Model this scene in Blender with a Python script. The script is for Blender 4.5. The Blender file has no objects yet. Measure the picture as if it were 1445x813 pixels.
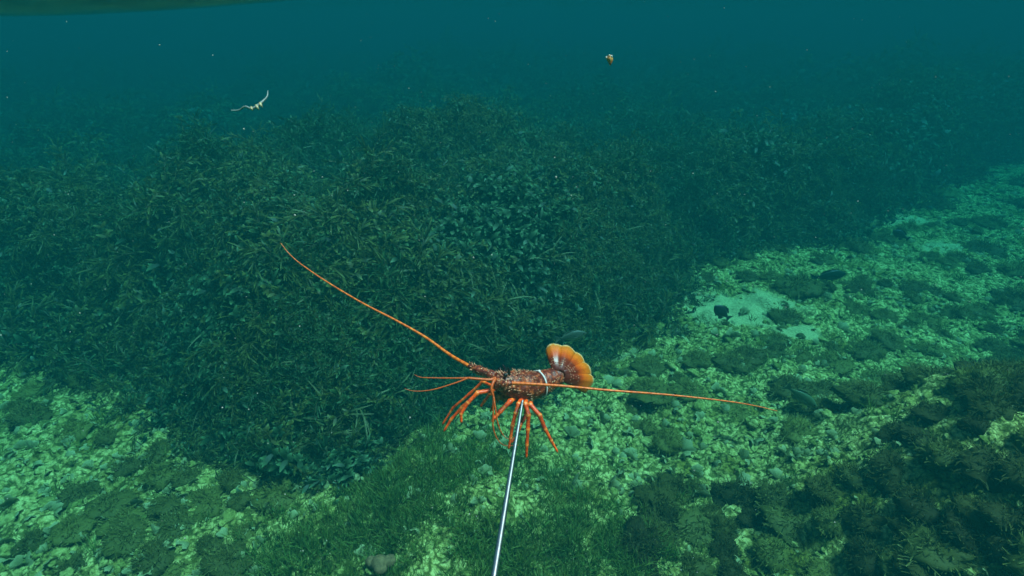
import bpy, math, random
import numpy as np
from mathutils import Vector, Matrix

R = math.radians
random.seed(7)
rng = np.random.default_rng(11)
sc = bpy.context.scene
COL = sc.collection

# ------------------------------------------------------------------ camera
CAM = np.array([0.0, 0.0, 2.6])
PITCH = R(26.0)
FPX = 788.0                                   # focal length in photograph pixels (1445 wide)
cam_data = bpy.data.cameras.new('camera')
cam_data.sensor_width = 36.0
cam_data.lens = FPX / 1445.0 * 36.0
cam_data.clip_start = 0.02
cam_data.clip_end = 500.0
cam = bpy.data.objects.new('camera', cam_data)
cam.location = CAM
cam.rotation_euler = (R(90) - PITCH, 0, 0)
COL.objects.link(cam)
sc.camera = cam

# ------------------------------------------------------------------ sky, sun, exposure
SUN_ELEV, SUN_AZ = R(70), R(105)               # azimuth measured from +Y towards +X
world = bpy.data.worlds.new('World')
sc.world = world
world.use_nodes = True
wn = world.node_tree.nodes
sky = wn.new('ShaderNodeTexSky')
sky.sky_type = 'NISHITA'
sky.sun_disc = False
sky.sun_elevation = SUN_ELEV
sky.sun_rotation = SUN_AZ
world.node_tree.links.new(sky.outputs[0], wn['Background'].inputs[0])
wn['Background'].inputs[1].default_value = 0.12
sun_d = bpy.data.lights.new('sun', 'SUN')
sun_d.energy = 4.5
sun_d.angle = R(12)                           # the rippled surface spreads the sunlight
sun_d.color = (1.0, 0.95, 0.86)
sun = bpy.data.objects.new('sun', sun_d)
sdir = Vector((math.sin(SUN_AZ) * math.cos(SUN_ELEV), math.cos(SUN_AZ) * math.cos(SUN_ELEV), math.sin(SUN_ELEV)))
sun.rotation_euler = sdir.to_track_quat('Z', 'Y').to_euler()
sun.location = (0, 0, 30)
COL.objects.link(sun)
sc.view_settings.view_transform = 'Standard'
sc.view_settings.look = 'None'
sc.view_settings.gamma = 1.0
sc.view_settings.use_curve_mapping = False
sc.view_settings.exposure = 1.05
sc.render.engine = 'CYCLES'
sc.cycles.use_denoising = True
sc.cycles.use_adaptive_sampling = True
sc.cycles.adaptive_threshold = 0.03
sc.cycles.max_bounces = 4
sc.cycles.diffuse_bounces = 1
sc.cycles.glossy_bounces = 2
sc.cycles.transmission_bounces = 3
sc.cycles.transparent_max_bounces = 8
sc.cycles.volume_bounces = 0
sc.cycles.sample_clamp_indirect = 4.0
sc.cycles.caustics_reflective = False
sc.cycles.caustics_refractive = False

# water body (the air of this place): scattering tint, absorption tint and density of the haze box
HAZE_DENSITY = 0.40
HAZE_COLOR = (0.0015, 0.0395, 0.0385, 1)
HAZE_ABSORB = (0.035, 0.515, 0.615, 1)

# ------------------------------------------------------------------ helpers
def tag(o, label=None, cat=None, group=None, kind=None):
    if label: o['label'] = label
    if cat: o['category'] = cat
    if group: o['group'] = group
    if kind: o['kind'] = kind
    return o

def link(o, parent=None):
    COL.objects.link(o)
    if parent is not None:
        o.parent = parent
    return o

def empty(name, loc):
    o = bpy.data.objects.new(name, None)
    o.empty_display_size = 0.05
    o.location = loc
    return link(o)

def mesh_from(name, V, F, mat, smooth=True):
    me = bpy.data.meshes.new(name)
    me.from_pydata([tuple(v) for v in V], [], [tuple(f) for f in F])
    if smooth:
        me.polygons.foreach_set('use_smooth', [True] * len(me.polygons))
    if mat is not None:
        me.materials.append(mat)
    me.update()
    return me

class MB:
    """Collects vertices and faces of ONE mesh."""
    def __init__(s):
        s.V, s.F, s.A = [], [], []
    def add(s, V, F, a=None):
        b = len(s.V)
        s.V.extend([tuple(v) for v in V])
        s.F.extend([tuple(i + b for i in f) for f in F])
        s.A.extend(a if a is not None else [0.0] * len(V))
    def mesh(s, name, mat, smooth=True, attr=None):
        me = mesh_from(name, s.V, s.F, mat, smooth)
        if attr:
            at = me.attributes.new(attr, 'FLOAT', 'POINT')
            at.data.foreach_set('value', np.array(s.A, dtype=np.float32))
        return me
    def build(s, name, mat, parent=None, smooth=True, attr=None, origin=None):
        if origin is not None:
            o_ = np.array(origin)
            s.V = [tuple(np.array(v) - o_) for v in s.V]
        o = bpy.data.objects.new(name, s.mesh(name, mat, smooth, attr))
        if origin is not None and parent is None:
            o.location = origin
        return link(o, parent)

def catmull(P, n):
    """Resample a polyline of rows smoothly with n points per span."""
    P = np.asarray(P, float)
    Q = np.vstack([2 * P[0] - P[1], P, 2 * P[-1] - P[-2]])
    out = []
    for i in range(1, len(Q) - 2):
        for k in range(n):
            t = k / n
            p0, p1, p2, p3 = Q[i - 1], Q[i], Q[i + 1], Q[i + 2]
            out.append(0.5 * (2 * p1 + (p2 - p0) * t + (2 * p0 - 5 * p1 + 4 * p2 - p3) * t * t
                              + (3 * p1 - p0 - 3 * p2 + p3) * t ** 3))
    out.append(P[-1])
    return np.array(out)

def frames(C):
    T = np.gradient(C, axis=0)
    T /= np.linalg.norm(T, axis=1)[:, None] + 1e-12
    up = np.array([0, 0, 1.0]) if abs(T[0][2]) < 0.9 else np.array([1.0, 0, 0])
    N = np.zeros_like(C)
    n = up - T[0] * up.dot(T[0]); n /= np.linalg.norm(n)
    for i in range(len(C)):
        n = n - T[i] * n.dot(T[i]); n /= np.linalg.norm(n) + 1e-12
        N[i] = n
    B = np.cross(T, N)
    return T, N, B

def tube(mb, C, r, sides=8, cap=True, fn=None):
    """Closed tube along C with radii r; fn(i, ang) may scale the radius."""
    C = np.asarray(C, float); r = np.asarray(r, float)
    T, N, B = frames(C)
    V, F, A = [], [], []
    m = len(C)
    for i in range(m):
        for k in range(sides):
            a = 2 * math.pi * k / sides
            q = r[i] * (fn(i, a) if fn else 1.0)
            V.append(C[i] + q * (math.cos(a) * N[i] + math.sin(a) * B[i]))
            A.append(i / (m - 1))
    for i in range(m - 1):
        for k in range(sides):
            k2 = (k + 1) % sides
            F.append((i * sides + k, i * sides + k2, (i + 1) * sides + k2, (i + 1) * sides + k))
    if cap:
        V.append(C[0]); A.append(0); V.append(C[-1]); A.append(1)
        for k in range(sides):
            k2 = (k + 1) % sides
            F.append((m * sides, k2, k))
            F.append((m * sides + 1, (m - 1) * sides + k, (m - 1) * sides + k2))
    mb.add(V, F, A)

def cone(mb, p, d, r, L, sides=5, a=0.0):
    p = np.array(p, float); d = np.array(d, float); d /= np.linalg.norm(d)
    u = np.cross(d, [0.3, 0.5, 0.8]); u /= np.linalg.norm(u); v = np.cross(d, u)
    V = [p + r * (math.cos(2 * math.pi * k / sides) * u + math.sin(2 * math.pi * k / sides) * v) for k in range(sides)]
    V.append(p + d * L)
    F = [(k, (k + 1) % sides, sides) for k in range(sides)] + [tuple(range(sides - 1, -1, -1))]
    mb.add(V, F, [a] * len(V))

def ball(mb, p, r, seg=8, ring=6, sq=(1, 1, 1), a=0.0):
    V, F = [], []
    p = np.array(p, float)
    for i in range(1, ring):
        th = math.pi * i / ring
        for k in range(seg):
            ph = 2 * math.pi * k / seg
            V.append(p + r * np.array([math.sin(th) * math.cos(ph) * sq[0], math.sin(th) * math.sin(ph) * sq[1], math.cos(th) * sq[2]]))
    n = len(V)
    V.append(p + [0, 0, r * sq[2]]); V.append(p - [0, 0, r * sq[2]])
    for i in range(ring - 2):
        for k in range(seg):
            k2 = (k + 1) % seg
            F.append((i * seg + k, (i + 1) * seg + k, (i + 1) * seg + k2, i * seg + k2))
    for k in range(seg):
        k2 = (k + 1) % seg
        F.append((n, k, k2)); F.append((n + 1, (ring - 2) * seg + k2, (ring - 2) * seg + k))
    mb.add(V, F, [a] * len(V))

# value noise in numpy
_perm = rng.random((256, 256))
def vnoise(x, y, s=0):
    x = np.asarray(x, float) + 37.3 * s; y = np.asarray(y, float) + 91.7 * s
    xi = np.floor(x).astype(int); yi = np.floor(y).astype(int)
    fx = x - xi; fy = y - yi
    fx = fx * fx * (3 - 2 * fx); fy = fy * fy * (3 - 2 * fy)
    g = lambda a, b: _perm[a & 255, b & 255]
    return (g(xi, yi) * (1 - fx) + g(xi + 1, yi) * fx) * (1 - fy) + (g(xi, yi + 1) * (1 - fx) + g(xi + 1, yi + 1) * fx) * fy
def fbm(x, y, o=4, s=0, gain=0.5):
    a, t, n = 1.0, 0.0, 0.0
    for i in range(o):
        t = t + a * (vnoise(x * 2 ** i, y * 2 ** i, s + 3 * i) - 0.5); n += a; a *= gain
    return t / n * 2

# pixel of the photograph -> world
FW = np.array([0, math.cos(PITCH), -math.sin(PITCH)])
UP = np.array([0, math.sin(PITCH), math.cos(PITCH)])
RT = np.array([1.0, 0, 0])
def ray(px, py):
    return FW + RT * (px - 722.5) / FPX + UP * (406.5 - py) / FPX
def ray0(px, py):
    return FW + RT * ((np.asarray(px, float) - 722.5) / FPX)[:, None] + UP * ((406.5 - np.asarray(py, float)) / FPX)[:, None]
def at(px, py, depth):
    return CAM + ray(px, py) * depth
def ground(px, py, z=0.0):
    d = ray(px, py)
    return CAM + d * ((z - CAM[2]) / d[2])

def smooth(a, b, x):
    t = np.clip((x - a) / (b - a), 0, 1)
    return t * t * (3 - 2 * t)

def seg_dist(px, py, poly):
    d = np.full(np.shape(px), 1e9)
    for (ax, ay), (bx, by) in zip(poly[:-1], poly[1:]):
        vx, vy = bx - ax, by - ay
        t = np.clip(((px - ax) * vx + (py - ay) * vy) / (vx * vx + vy * vy), 0, 1)
        d = np.minimum(d, np.hypot(px - ax - t * vx, py - ay - t * vy))
    return d
def inside(px, py, poly):
    c = np.zeros(np.shape(px), bool)
    n = len(poly)
    for i in range(n):
        (ax, ay), (bx, by) = poly[i], poly[(i + 1) % n]
        if ay == by: continue
        c ^= ((ay > py) != (by > py)) & (px < (bx - ax) * (py - ay) / (by - ay) + ax)
    return c

# ------------------------------------------------------------------ materials
def new_mat(name):
    m = bpy.data.materials.new(name)
    m.use_nodes = True
    nt = m.node_tree
    return m, nt, nt.nodes, nt.links, nt.nodes['Principled BSDF']
def ramp(N, stops):
    r = N.new('ShaderNodeValToRGB')
    while len(r.color_ramp.elements) < len(stops):
        r.color_ramp.elements.new(0.5)
    for e, (p, c) in zip(r.color_ramp.elements, stops):
        e.position = p; e.color = (*c, 1)
    return r
def noise(N, L, scale, detail=4, rough=0.55, coord='Object', vec=None):
    n = N.new('ShaderNodeTexNoise')
    n.inputs['Scale'].default_value = scale
    n.inputs['Detail'].default_value = detail
    n.inputs['Roughness'].default_value = rough
    if vec is None:
        tc = N.new('ShaderNodeTexCoord'); vec = tc.outputs[coord]
    L.new(vec, n.inputs['Vector'])
    return n
def mixc(N, L, fac, a, b, mode='MIX'):
    m = N.new('ShaderNodeMix'); m.data_type = 'RGBA'; m.blend_type = mode
    for s, v in ((m.inputs[0], fac), (m.inputs[6], a), (m.inputs[7], b)):
        if hasattr(v, 'links'): L.new(v, s)
        elif isinstance(v, tuple): s.default_value = (*v, 1)
        else: s.default_value = v
    return m.outputs[2]
def bump(N, L, h, strength, dist, bsdf):
    b = N.new('ShaderNodeBump'); b.inputs['Strength'].default_value = strength; b.inputs['Distance'].default_value = dist
    L.new(h, b.inputs['Height']); L.new(b.outputs[0], bsdf.inputs['Normal'])

def leaf_mat(name, stops, tip=None, transl=0.35, rough=0.5):
    """Leaf: colour differs from plant to plant, paler tip with leaf highlights put into its colour, lets light through."""
    m, nt, N, L, b = new_mat(name)
    oi = N.new('ShaderNodeObjectInfo')
    r = ramp(N, stops); L.new(oi.outputs['Random'], r.inputs[0])
    col = r.outputs[0]
    if tip:
        at_ = N.new('ShaderNodeAttribute'); at_.attribute_name = 'along'
        p = N.new('ShaderNodeMath'); p.operation = 'POWER'; L.new(at_.outputs['Fac'], p.inputs[0]); p.inputs[1].default_value = 3.0
        col = mixc(N, L, p.outputs[0], col, tip)
    L.new(col, b.inputs['Base Color'])
    b.inputs['Roughness'].default_value = rough
    b.inputs['Specular IOR Level'].default_value = 0.25
    tr = N.new('ShaderNodeBsdfTranslucent'); L.new(col, tr.inputs[0])
    mx = N.new('ShaderNodeMixShader'); mx.inputs[0].default_value = transl
    L.new(b.outputs[0], mx.inputs[1]); L.new(tr.outputs[0], mx.inputs[2])
    L.new(mx.outputs[0], N['Material Output'].inputs[0])
    return m

M = {}
M['weed'] = leaf_mat('reef_weed_leaf', [(0, (0.005, 0.022, 0.005)), (0.45, (0.009, 0.036, 0.007)), (0.75, (0.024, 0.048, 0.007)), (1, (0.060, 0.070, 0.011))], (0.13, 0.27, 0.09))
M['weed_olive'] = leaf_mat('olive_weed_leaf', [(0, (0.020, 0.032, 0.006)), (0.5, (0.040, 0.052, 0.008)), (1, (0.085, 0.085, 0.014))], (0.25, 0.30, 0.065))
M['weed_grey'] = leaf_mat('grey_green_weed_leaf', [(0, (0.012, 0.034, 0.012)), (1, (0.028, 0.06, 0.02))], (0.16, 0.31, 0.12))
M['strap'] = leaf_mat('strap_weed_blade', [(0, (0.12, 0.15, 0.05)), (1, (0.22, 0.23, 0.09))], (0.26, 0.27, 0.13))
M['stem'] = leaf_mat('weed_stem', [(0, (0.06, 0.055, 0.02)), (1, (0.10, 0.085, 0.03))], None, 0.1)
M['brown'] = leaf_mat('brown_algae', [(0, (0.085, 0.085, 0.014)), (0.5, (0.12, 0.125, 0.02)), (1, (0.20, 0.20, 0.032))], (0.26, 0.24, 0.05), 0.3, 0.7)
M['shade_brown'] = leaf_mat('shade_brown_algae', [(0, (0.030, 0.026, 0.003)), (0.6, (0.050, 0.045, 0.005)), (1, (0.085, 0.078, 0.009))], (0.13, 0.12, 0.02), 0.25, 0.8)  # dark brown weed, its colour deepened further to stand for the bank's shade
M['turf'] = leaf_mat('green_turf', [(0, (0.04, 0.12, 0.014)), (0.5, (0.08, 0.17, 0.02)), (1, (0.20, 0.22, 0.03))], (0.24, 0.30, 0.06), 0.35, 0.6)
M['fan'] = leaf_mat('fan_algae', [(0, (0.15, 0.18, 0.05)), (0.5, (0.24, 0.27, 0.09)), (1, (0.34, 0.37, 0.14))], (0.44, 0.46, 0.20), 0.3, 0.8)

def seabed_mat():
    m, nt, N, L, b = new_mat('rubble_seabed')
    geo = N.new('ShaderNodeNewGeometry'); P = geo.outputs['Position']
    n1 = noise(N, L, 2.3, 6, 0.65, vec=P)
    n2 = noise(N, L, 17, 5, 0.7, vec=P)
    n3 = noise(N, L, 75, 4, 0.65, vec=P)
    nd = noise(N, L, 9, 3, 0.6, vec=P)
    wv = N.new('ShaderNodeVectorMath'); wv.operation = 'MULTIPLY_ADD'
    L.new(nd.outputs['Color'], wv.inputs[0]); wv.inputs[1].default_value = (.09, .09, .09); L.new(P, wv.inputs[2])
    v = N.new('ShaderNodeTexVoronoi'); v.inputs['Scale'].default_value = 34; L.new(wv.outputs[0], v.inputs['Vector'])
    rock = ramp(N, [(0.30, (0.05, 0.075, 0.016)), (0.46, (0.40, 0.37, 0.085)), (0.60, (0.70, 0.64, 0.20))]); L.new(n2.outputs[0], rock.inputs[0])
    alg = ramp(N, [(0.3, (0.09, 0.095, 0.012)), (0.7, (0.29, 0.26, 0.036))]); L.new(n3.outputs[0], alg.inputs[0])
    f = ramp(N, [(0.50, (0, 0, 0)), (0.62, (1, 1, 1))]); L.new(n1.outputs[0], f.inputs[0])
    col = mixc(N, L, f.outputs[0], rock.outputs[0], alg.outputs[0])
    pit_shade = ramp(N, [(0.0, (1, 1, 1)), (0.42, (1, 1, 1)), (0.68, (0.25, 0.3, 0.2))]); L.new(v.outputs['Distance'], pit_shade.inputs[0])  # shade of the pits between lumps put into the colour
    col = mixc(N, L, 1.0, col, pit_shade.outputs[0], 'MULTIPLY')
    sand = N.new('ShaderNodeAttribute'); sand.attribute_name = 'sand'
    grit = ramp(N, [(0.3, (0.38, 0.39, 0.14)), (0.7, (0.54, 0.54, 0.21))]); L.new(n3.outputs[0], grit.inputs[0])
    col = mixc(N, L, sand.outputs['Fac'], col, grit.outputs[0])
    L.new(col, b.inputs['Base Color']); b.inputs['Roughness'].default_value = 0.95
    b.inputs['Specular IOR Level'].default_value = 0.1
    hs = N.new('ShaderNodeMath'); hs.operation = 'MULTIPLY_ADD'; L.new(v.outputs['Distance'], hs.inputs[0]); hs.inputs[1].default_value = -.9; L.new(n3.outputs[0], hs.inputs[2])
    bump(N, L, hs.outputs[0], 0.8, 0.02, b)
    return m
M['seabed'] = seabed_mat()

def simple_rock(name, c0, c1, c2, scale=30):
    m, nt, N, L, b = new_mat(name)
    oi = N.new('ShaderNodeObjectInfo')
    nz = noise(N, L, scale, 5, 0.65)
    r = ramp(N, [(0.3, c0), (0.5, c1), (0.7, c2)]); L.new(nz.outputs[0], r.inputs[0])
    hue = ramp(N, [(0, (0.35, 0.42, 0.26)), (0.5, (0.8, 0.8, 0.65)), (1, (1.0, 1.0, 1.0))]); L.new(oi.outputs['Random'], hue.inputs[0])
    col = mixc(N, L, 1.0, r.outputs[0], hue.outputs[0], 'MULTIPLY')
    L.new(col, b.inputs['Base Color']); b.inputs['Roughness'].default_value = 0.95
    b.inputs['Specular IOR Level'].default_value = 0.1
    bump(N, L, nz.outputs[0], 0.8, 0.01, b)
    return m
M['coral'] = simple_rock('coral_rubble', (0.10, 0.11, 0.024), (0.36, 0.36, 0.095), (0.62, 0.60, 0.21), 38)
M['reef'] = simple_rock('reef_rock', (0.02, 0.03, 0.012), (0.045, 0.055, 0.02), (0.09, 0.09, 0.04), 6)

# ------------------------------------------------------------------ the setting
# foot line of the weed-covered reef, in metres, from left to right
FOOT = [(-40, 9), (-14, 6.2), (-8, 4.6), (-5.2, 4.05), (-4.0, 3.92), (-3.2, 3.78), (-2.55, 3.35), (-2.05, 2.75), (-1.5, 2.45),
        (-0.95, 2.72), (-0.45, 3.15), (0.15, 3.55), (0.85, 4.05), (1.45, 4.65), (1.72, 5.3), (2.1, 6.1), (3.1, 6.35),
        (4.3, 6.75), (5.3, 7.5), (6.8, 8.9), (9.0, 10.6), (14, 13.5), (40, 18)]
REEF_POLY = FOOT + [(40, 70), (-40, 70)]

def sand_mask(x, y):
    s = np.zeros(np.shape(x))
    for px, py, rx, ry in ((1030, 430, .72, .42), (985, 420, .35, .25), (1345, 350, .5, .3), (1270, 305, .6, .35), (860, 500, .25, .14), (1130, 470, .25, .15)):
        g = ground(px, py)
        q = np.hypot((x - g[0]) / rx, (y - g[1]) / ry) + 0.55 * fbm(x * 4, y * 4, 4, 5)
        s = np.maximum(s, 1 - smooth(0.6, 1.0, q))
    return s

def rise_right(x, y):
    """Bank of brown weed right of the camera, its rise added to darken that edge."""
    q = np.hypot((x - 2.9) / 1.35, (y - 1.9) / 1.5)
    return 0.85 * (1 - smooth(0.25, 1.25, q))

def seabed_z(x, y):
    d = seg_dist(x, y, FOOT)
    near = np.exp(-np.hypot(x, y - 3) / 14)
    z = 0.10 * fbm(x * 0.9, y * 0.9, 3, 1) + 0.10 * near * np.abs(fbm(x * 3.2, y * 3.2, 4, 2)) \
        + 0.055 * near * fbm(x * 8, y * 8, 4, 9)
    lum = np.maximum(0, fbm(x * 13, y * 13, 3, 14, .6)) * 0.06 * near
    z = z + lum * (1 - sand_mask(x, y))
    z = z + rise_right(x, y)
    z = z + 0.10 * np.exp(-((x + 0.4) / 1.2) ** 2 - ((y - 2.35) / 0.5) ** 2)
    return z - 0.04

def reef_top(x, y):
    d = seg_dist(x, y, FOOT)
    ins = inside(x, y, REEF_POLY)
    d = np.where(ins, d, -d) + 0.18 * fbm(x * 1.4, y * 1.4, 3, 21)
    H = 0.98 + 0.35 * fbm(x * 0.35, y * 0.35, 3, 4) + 0.25 * fbm(x * 0.95, y * 0.95, 3, 6) + 0.62 * np.abs(fbm(x * 1.1, y * 1.1, 2, 8)) + 0.40 * np.abs(fbm(x * 2.6, y * 2.6, 2, 18)) - .25
    # lower towards the left shoulder, a hollow behind the first crest, a ridge added far right to darken that side
    H = H - 0.45 * smooth(-2.0, -4.6, x) - 0.16 * smooth(.4, 2.2, x) - 0.45 * np.exp(-((x + 1.1) / 1.0) ** 2 - ((y - 5.7) / 0.8) ** 2)
    H = H - 0.30 * np.exp(-((x - 2.6) / 1.2) ** 2 - ((y - 8.2) / 1.2) ** 2)
    H = H + 0.5 * np.exp(-((x - 12) / 3.2) ** 2 - ((y - 14.5) / 2.6) ** 2)
    # behind the first mound the reef sinks away into low separate humps
    front = smooth(1.3, 3.2, np.where(ins, seg_dist(x, y, FOOT), 0)) * smooth(4.6, 6.4, y)
    H = H - front * (.34 - .40 * np.clip(fbm(x * .42, y * .42, 2, 77) * 1.6, -.3, 1))
    H = np.maximum(H, .12)
    prof = smooth(-0.05, 1.05, d) * 0.75 + smooth(-0.05, 0.45, d) * 0.25
    return -0.35 + prof * (H + 0.35), d

def axis(lo, mid0, mid1, hi, step, grow=1.12):
    a = list(np.arange(mid0, mid1, step))
    s, v = step, mid0
    left = []
    while v > lo:
        s *= grow; v -= s; left.append(v)
    s, v = step, a[-1]
    right = []
    while v < hi:
        s *= grow; v += s; right.append(v)
    return np.array(left[::-1] + a + right)

def grid_mesh(name, X, Y, Zf, mat, attr=None):
    gx, gy = np.meshgrid(X, Y)
    z = Zf(gx, gy)
    V = np.stack([gx, gy, z], -1).reshape(-1, 3)
    nx, ny = len(X), len(Y)
    idx = np.arange(nx * ny).reshape(ny, nx)
    F = np.stack([idx[:-1, :-1], idx[:-1, 1:], idx[1:, 1:], idx[1:, :-1]], -1).reshape(-1, 4)
    me = bpy.data.meshes.new(name)
    me.vertices.add(len(V)); me.vertices.foreach_set('co', V.ravel().astype(np.float32))
    me.loops.add(F.size); me.loops.foreach_set('vertex_index', F.ravel().astype(np.int32))
    me.polygons.add(len(F)); me.polygons.foreach_set('loop_start', np.arange(0, F.size, 4, dtype=np.int32))
    me.polygons.foreach_set('use_smooth', np.ones(len(F), bool))
    me.update(calc_edges=True); me.validate()
    if attr:
        a = me.attributes.new(attr[0], 'FLOAT', 'POINT')
        a.data.foreach_set('value', attr[1](gx, gy).ravel().astype(np.float32))
    me.materials.append(mat)
    o = bpy.data.objects.new(name, me)
    return link(o)

seabed = grid_mesh('seabed', axis(-70, -4.6, 6.5, 70, 0.022, 1.09), axis(-30, 0.9, 7.5, 75, 0.022, 1.09), seabed_z, M['seabed'], ('sand', sand_mask))
tag(seabed, 'uneven seabed of pale coral rubble, sand and algae', kind='structure')
reef = grid_mesh('reef', axis(-60, -6, 7, 60, 0.07, 1.08), axis(2.0, 2.0, 12, 70, 0.07, 1.08), lambda x, y: reef_top(x, y)[0], M['reef'])
tag(reef, 'dark rock of the reef under its cover of weed', kind='structure')

# underside of the sea surface, with one swell trough dipping close to the lens on the left
def surf_z(x, y):
    g = np.exp(-((x + 1.7) / 2.7) ** 2 - ((y - 2.1) / 0.62) ** 2)
    z = 0.05 * np.sin(0.9 * x + 0.5 * y) + 0.035 * np.sin(-1.3 * x + 1.7 * y + 1.0) + 0.02 * np.sin(2.9 * x + 2.1 * y) + 0.012 * fbm(x * 2, y * 2, 3, 30)
    return 2.96 + z * (1 - .85 * g) - 0.36 * g
surf = grid_mesh('water_surface', axis(-64, -5, 5, 64, 0.06, 1.12), axis(-30, -2, 8, 72, 0.06, 1.12), surf_z, None)
m, nt, N, L, b = new_mat('sea_surface')
N.remove(b)
fr = N.new('ShaderNodeFresnel'); fr.inputs['IOR'].default_value = 1.33
trn = N.new('ShaderNodeBsdfTransparent'); gl = N.new('ShaderNodeBsdfGlossy'); gl.inputs['Roughness'].default_value = 0.12
gl.inputs['Color'].default_value = (0.95, 0.97, 0.97, 1)
mx = N.new('ShaderNodeMixShader'); L.new(fr.outputs[0], mx.inputs[0]); L.new(trn.outputs[0], mx.inputs[1]); L.new(gl.outputs[0], mx.inputs[2])
L.new(mx.outputs[0], N['Material Output'].inputs[0])
surf.data.materials[0] = m
tag(surf, 'rippled underside of the sea surface', kind='structure')

# the water itself
mb = MB()
x0, x1, y0, y1, z0, z1 = -62, 62, -28, 66, -1.7, 3.16
V = [(x, y, z) for z in (z0, z1) for y in (y0, y1) for x in (x0, x1)]
mb.add(V, [(0, 2, 3, 1), (4, 5, 7, 6), (0, 1, 5, 4), (2, 6, 7, 3), (0, 4, 6, 2), (1, 3, 7, 5)])
hz = mb.build('haze', None, smooth=False)
m, nt, N, L, b = new_mat('sea_water')
N.remove(b)
pv = N.new('ShaderNodeVolumePrincipled')
pv.inputs['Density'].default_value = HAZE_DENSITY
pv.inputs['Color'].default_value = HAZE_COLOR
pv.inputs['Absorption Color'].default_value = HAZE_ABSORB
pv.inputs['Anisotropy'].default_value = 0.0
pv.inputs['Density Attribute'].default_value = ''
m.cycles.homogeneous_volume = True
L.new(pv.outputs[0], N['Material Output'].inputs['Volume'])
hz.data.materials.append(m)
tag(hz, 'blue green sea water fading out distant things', kind='stuff')

# ------------------------------------------------------------------ plants: meshes
def blade(mb, p, d, L, w, droop, seg=3, twist=0.0, cup=0.0, tipw=0.15):
    """One flat tapering leaf starting at p in direction d, bending by droop towards -z."""
    p = np.array(p, float); d = np.array(d, float); d /= np.linalg.norm(d)
    side = np.cross(d, [0, 0, 1.0])
    if np.linalg.norm(side) < 0.1: side = np.array([1.0, 0, 0])
    side /= np.linalg.norm(side)
    nrm = np.cross(side, d)
    side = side * math.cos(twist) + nrm * math.sin(twist)
    V, A = [], []
    for i in range(seg + 1):
        t = i / seg
        ww = w * 0.5 * (math.sin(math.pi * (0.12 + 0.80 * t)) ** 0.8) if i < seg else w * 0.5 * tipw
        V += [p - side * ww, p + side * ww]; A += [t, t]
        d = d + np.array([0, 0, -droop / seg]) ; d /= np.linalg.norm(d)
        p = p + d * (L / seg)
    F = [(2 * i, 2 * i + 1, 2 * i + 3, 2 * i + 2) for i in range(seg)]
    mb.add(V, F, A)

def rdir(el_lo, el_hi, az=None):
    az = random.uniform(0, 2 * math.pi) if az is None else az
    el = R(random.uniform(el_lo, el_hi))
    return np.array([math.cos(az) * math.cos(el), math.sin(az) * math.cos(el), math.sin(el)])

def weed_meshes(kind):
    """A leafy weed: arching stalks with many leaflets. Returns (stem mesh, leaf mesh)."""
    st, lf = MB(), MB()
    n, L0, L1, droop, wide, mat = {'small': (9, .12, .24, .16, 1.0, 'weed'), 'frond': (7, .24, .42, .26, 1.15, 'weed_olive'), 'broad': (6, .12, .22, .10, 1.9, 'weed_grey'),
                                   'narrow': (9, .16, .32, .22, .5, 'weed'), 'plume': (6, .22, .38, .30, .6, 'weed_olive')}[kind]
    for s in range(n):
        d = rdir(20, 80, 2 * math.pi * (s + random.random() * 0.7) / n)
        L = random.uniform(L0, L1)
        p = np.array([random.uniform(-.02, .02), random.uniform(-.02, .02), -0.03])
        C = [p]
        m = 7
        for i in range(m):
            d = d + np.array([random.uniform(-.15, .15), random.uniform(-.15, .15), -droop * (.4 + 1.2 * i / m)]); d /= np.linalg.norm(d)
            p = p + d * L / m; C.append(p)
        C = np.array(C)
        tube(st, C, np.linspace(0.0035, 0.0012, len(C)), 3, cap=False)
        for i in range(1 if kind in ('small', 'broad') else 3, len(C)):
            t_ = (C[i] - C[i - 1]) / np.linalg.norm(C[i] - C[i - 1])
            for k in range({'small': 4, 'frond': 5, 'broad': 2, 'narrow': 4, 'plume': 7}[kind]):
                q = C[i] + (C[i] - C[i - 1]) * random.uniform(-.6, .5)
                dd = rdir(-25, 60) * 0.9 + t_ * (.6 if kind != 'plume' else 1.1)
                if kind in ('narrow', 'plume'):
                    blade(lf, q, dd, random.uniform(.035, .085), random.uniform(.004, .008), random.uniform(.2, 1.1), 3, random.uniform(-1, 1))
                else:
                    blade(lf, q, dd, random.uniform(.020, .044) * (wide ** .7), random.uniform(.008, .015) * wide, random.uniform(.2, 1.1), 3, random.uniform(-1.2, 1.2))
    return st.mesh('stem', M['stem'], attr='along'), lf.mesh('foliage', M[mat], attr='along')

def joined(parts, name):
    """One mesh out of (mesh) list, materials kept."""
    mb = MB(); mats = []; mi = []
    for me in parts:
        co = np.empty(len(me.vertices) * 3, np.float32); me.vertices.foreach_get('co', co)
        a = np.zeros(len(me.vertices), np.float32)
        if 'along' in me.attributes: me.attributes['along'].data.foreach_get('value', a)
        mb.add(co.reshape(-1, 3), [tuple(p.vertices) for p in me.polygons], list(a))
        if me.materials[0] not in mats: mats.append(me.materials[0])
        mi += [mats.index(me.materials[0])] * len(me.polygons)
    out = mb.mesh(name, None, True, 'along')
    for m_ in mats: out.materials.append(m_)
    out.polygons.foreach_set('material_index', mi)
    return out

WEEDS = [weed_meshes(k) for k in ('small', 'small', 'narrow', 'frond', 'frond', 'plume', 'broad', 'broad')]

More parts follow.
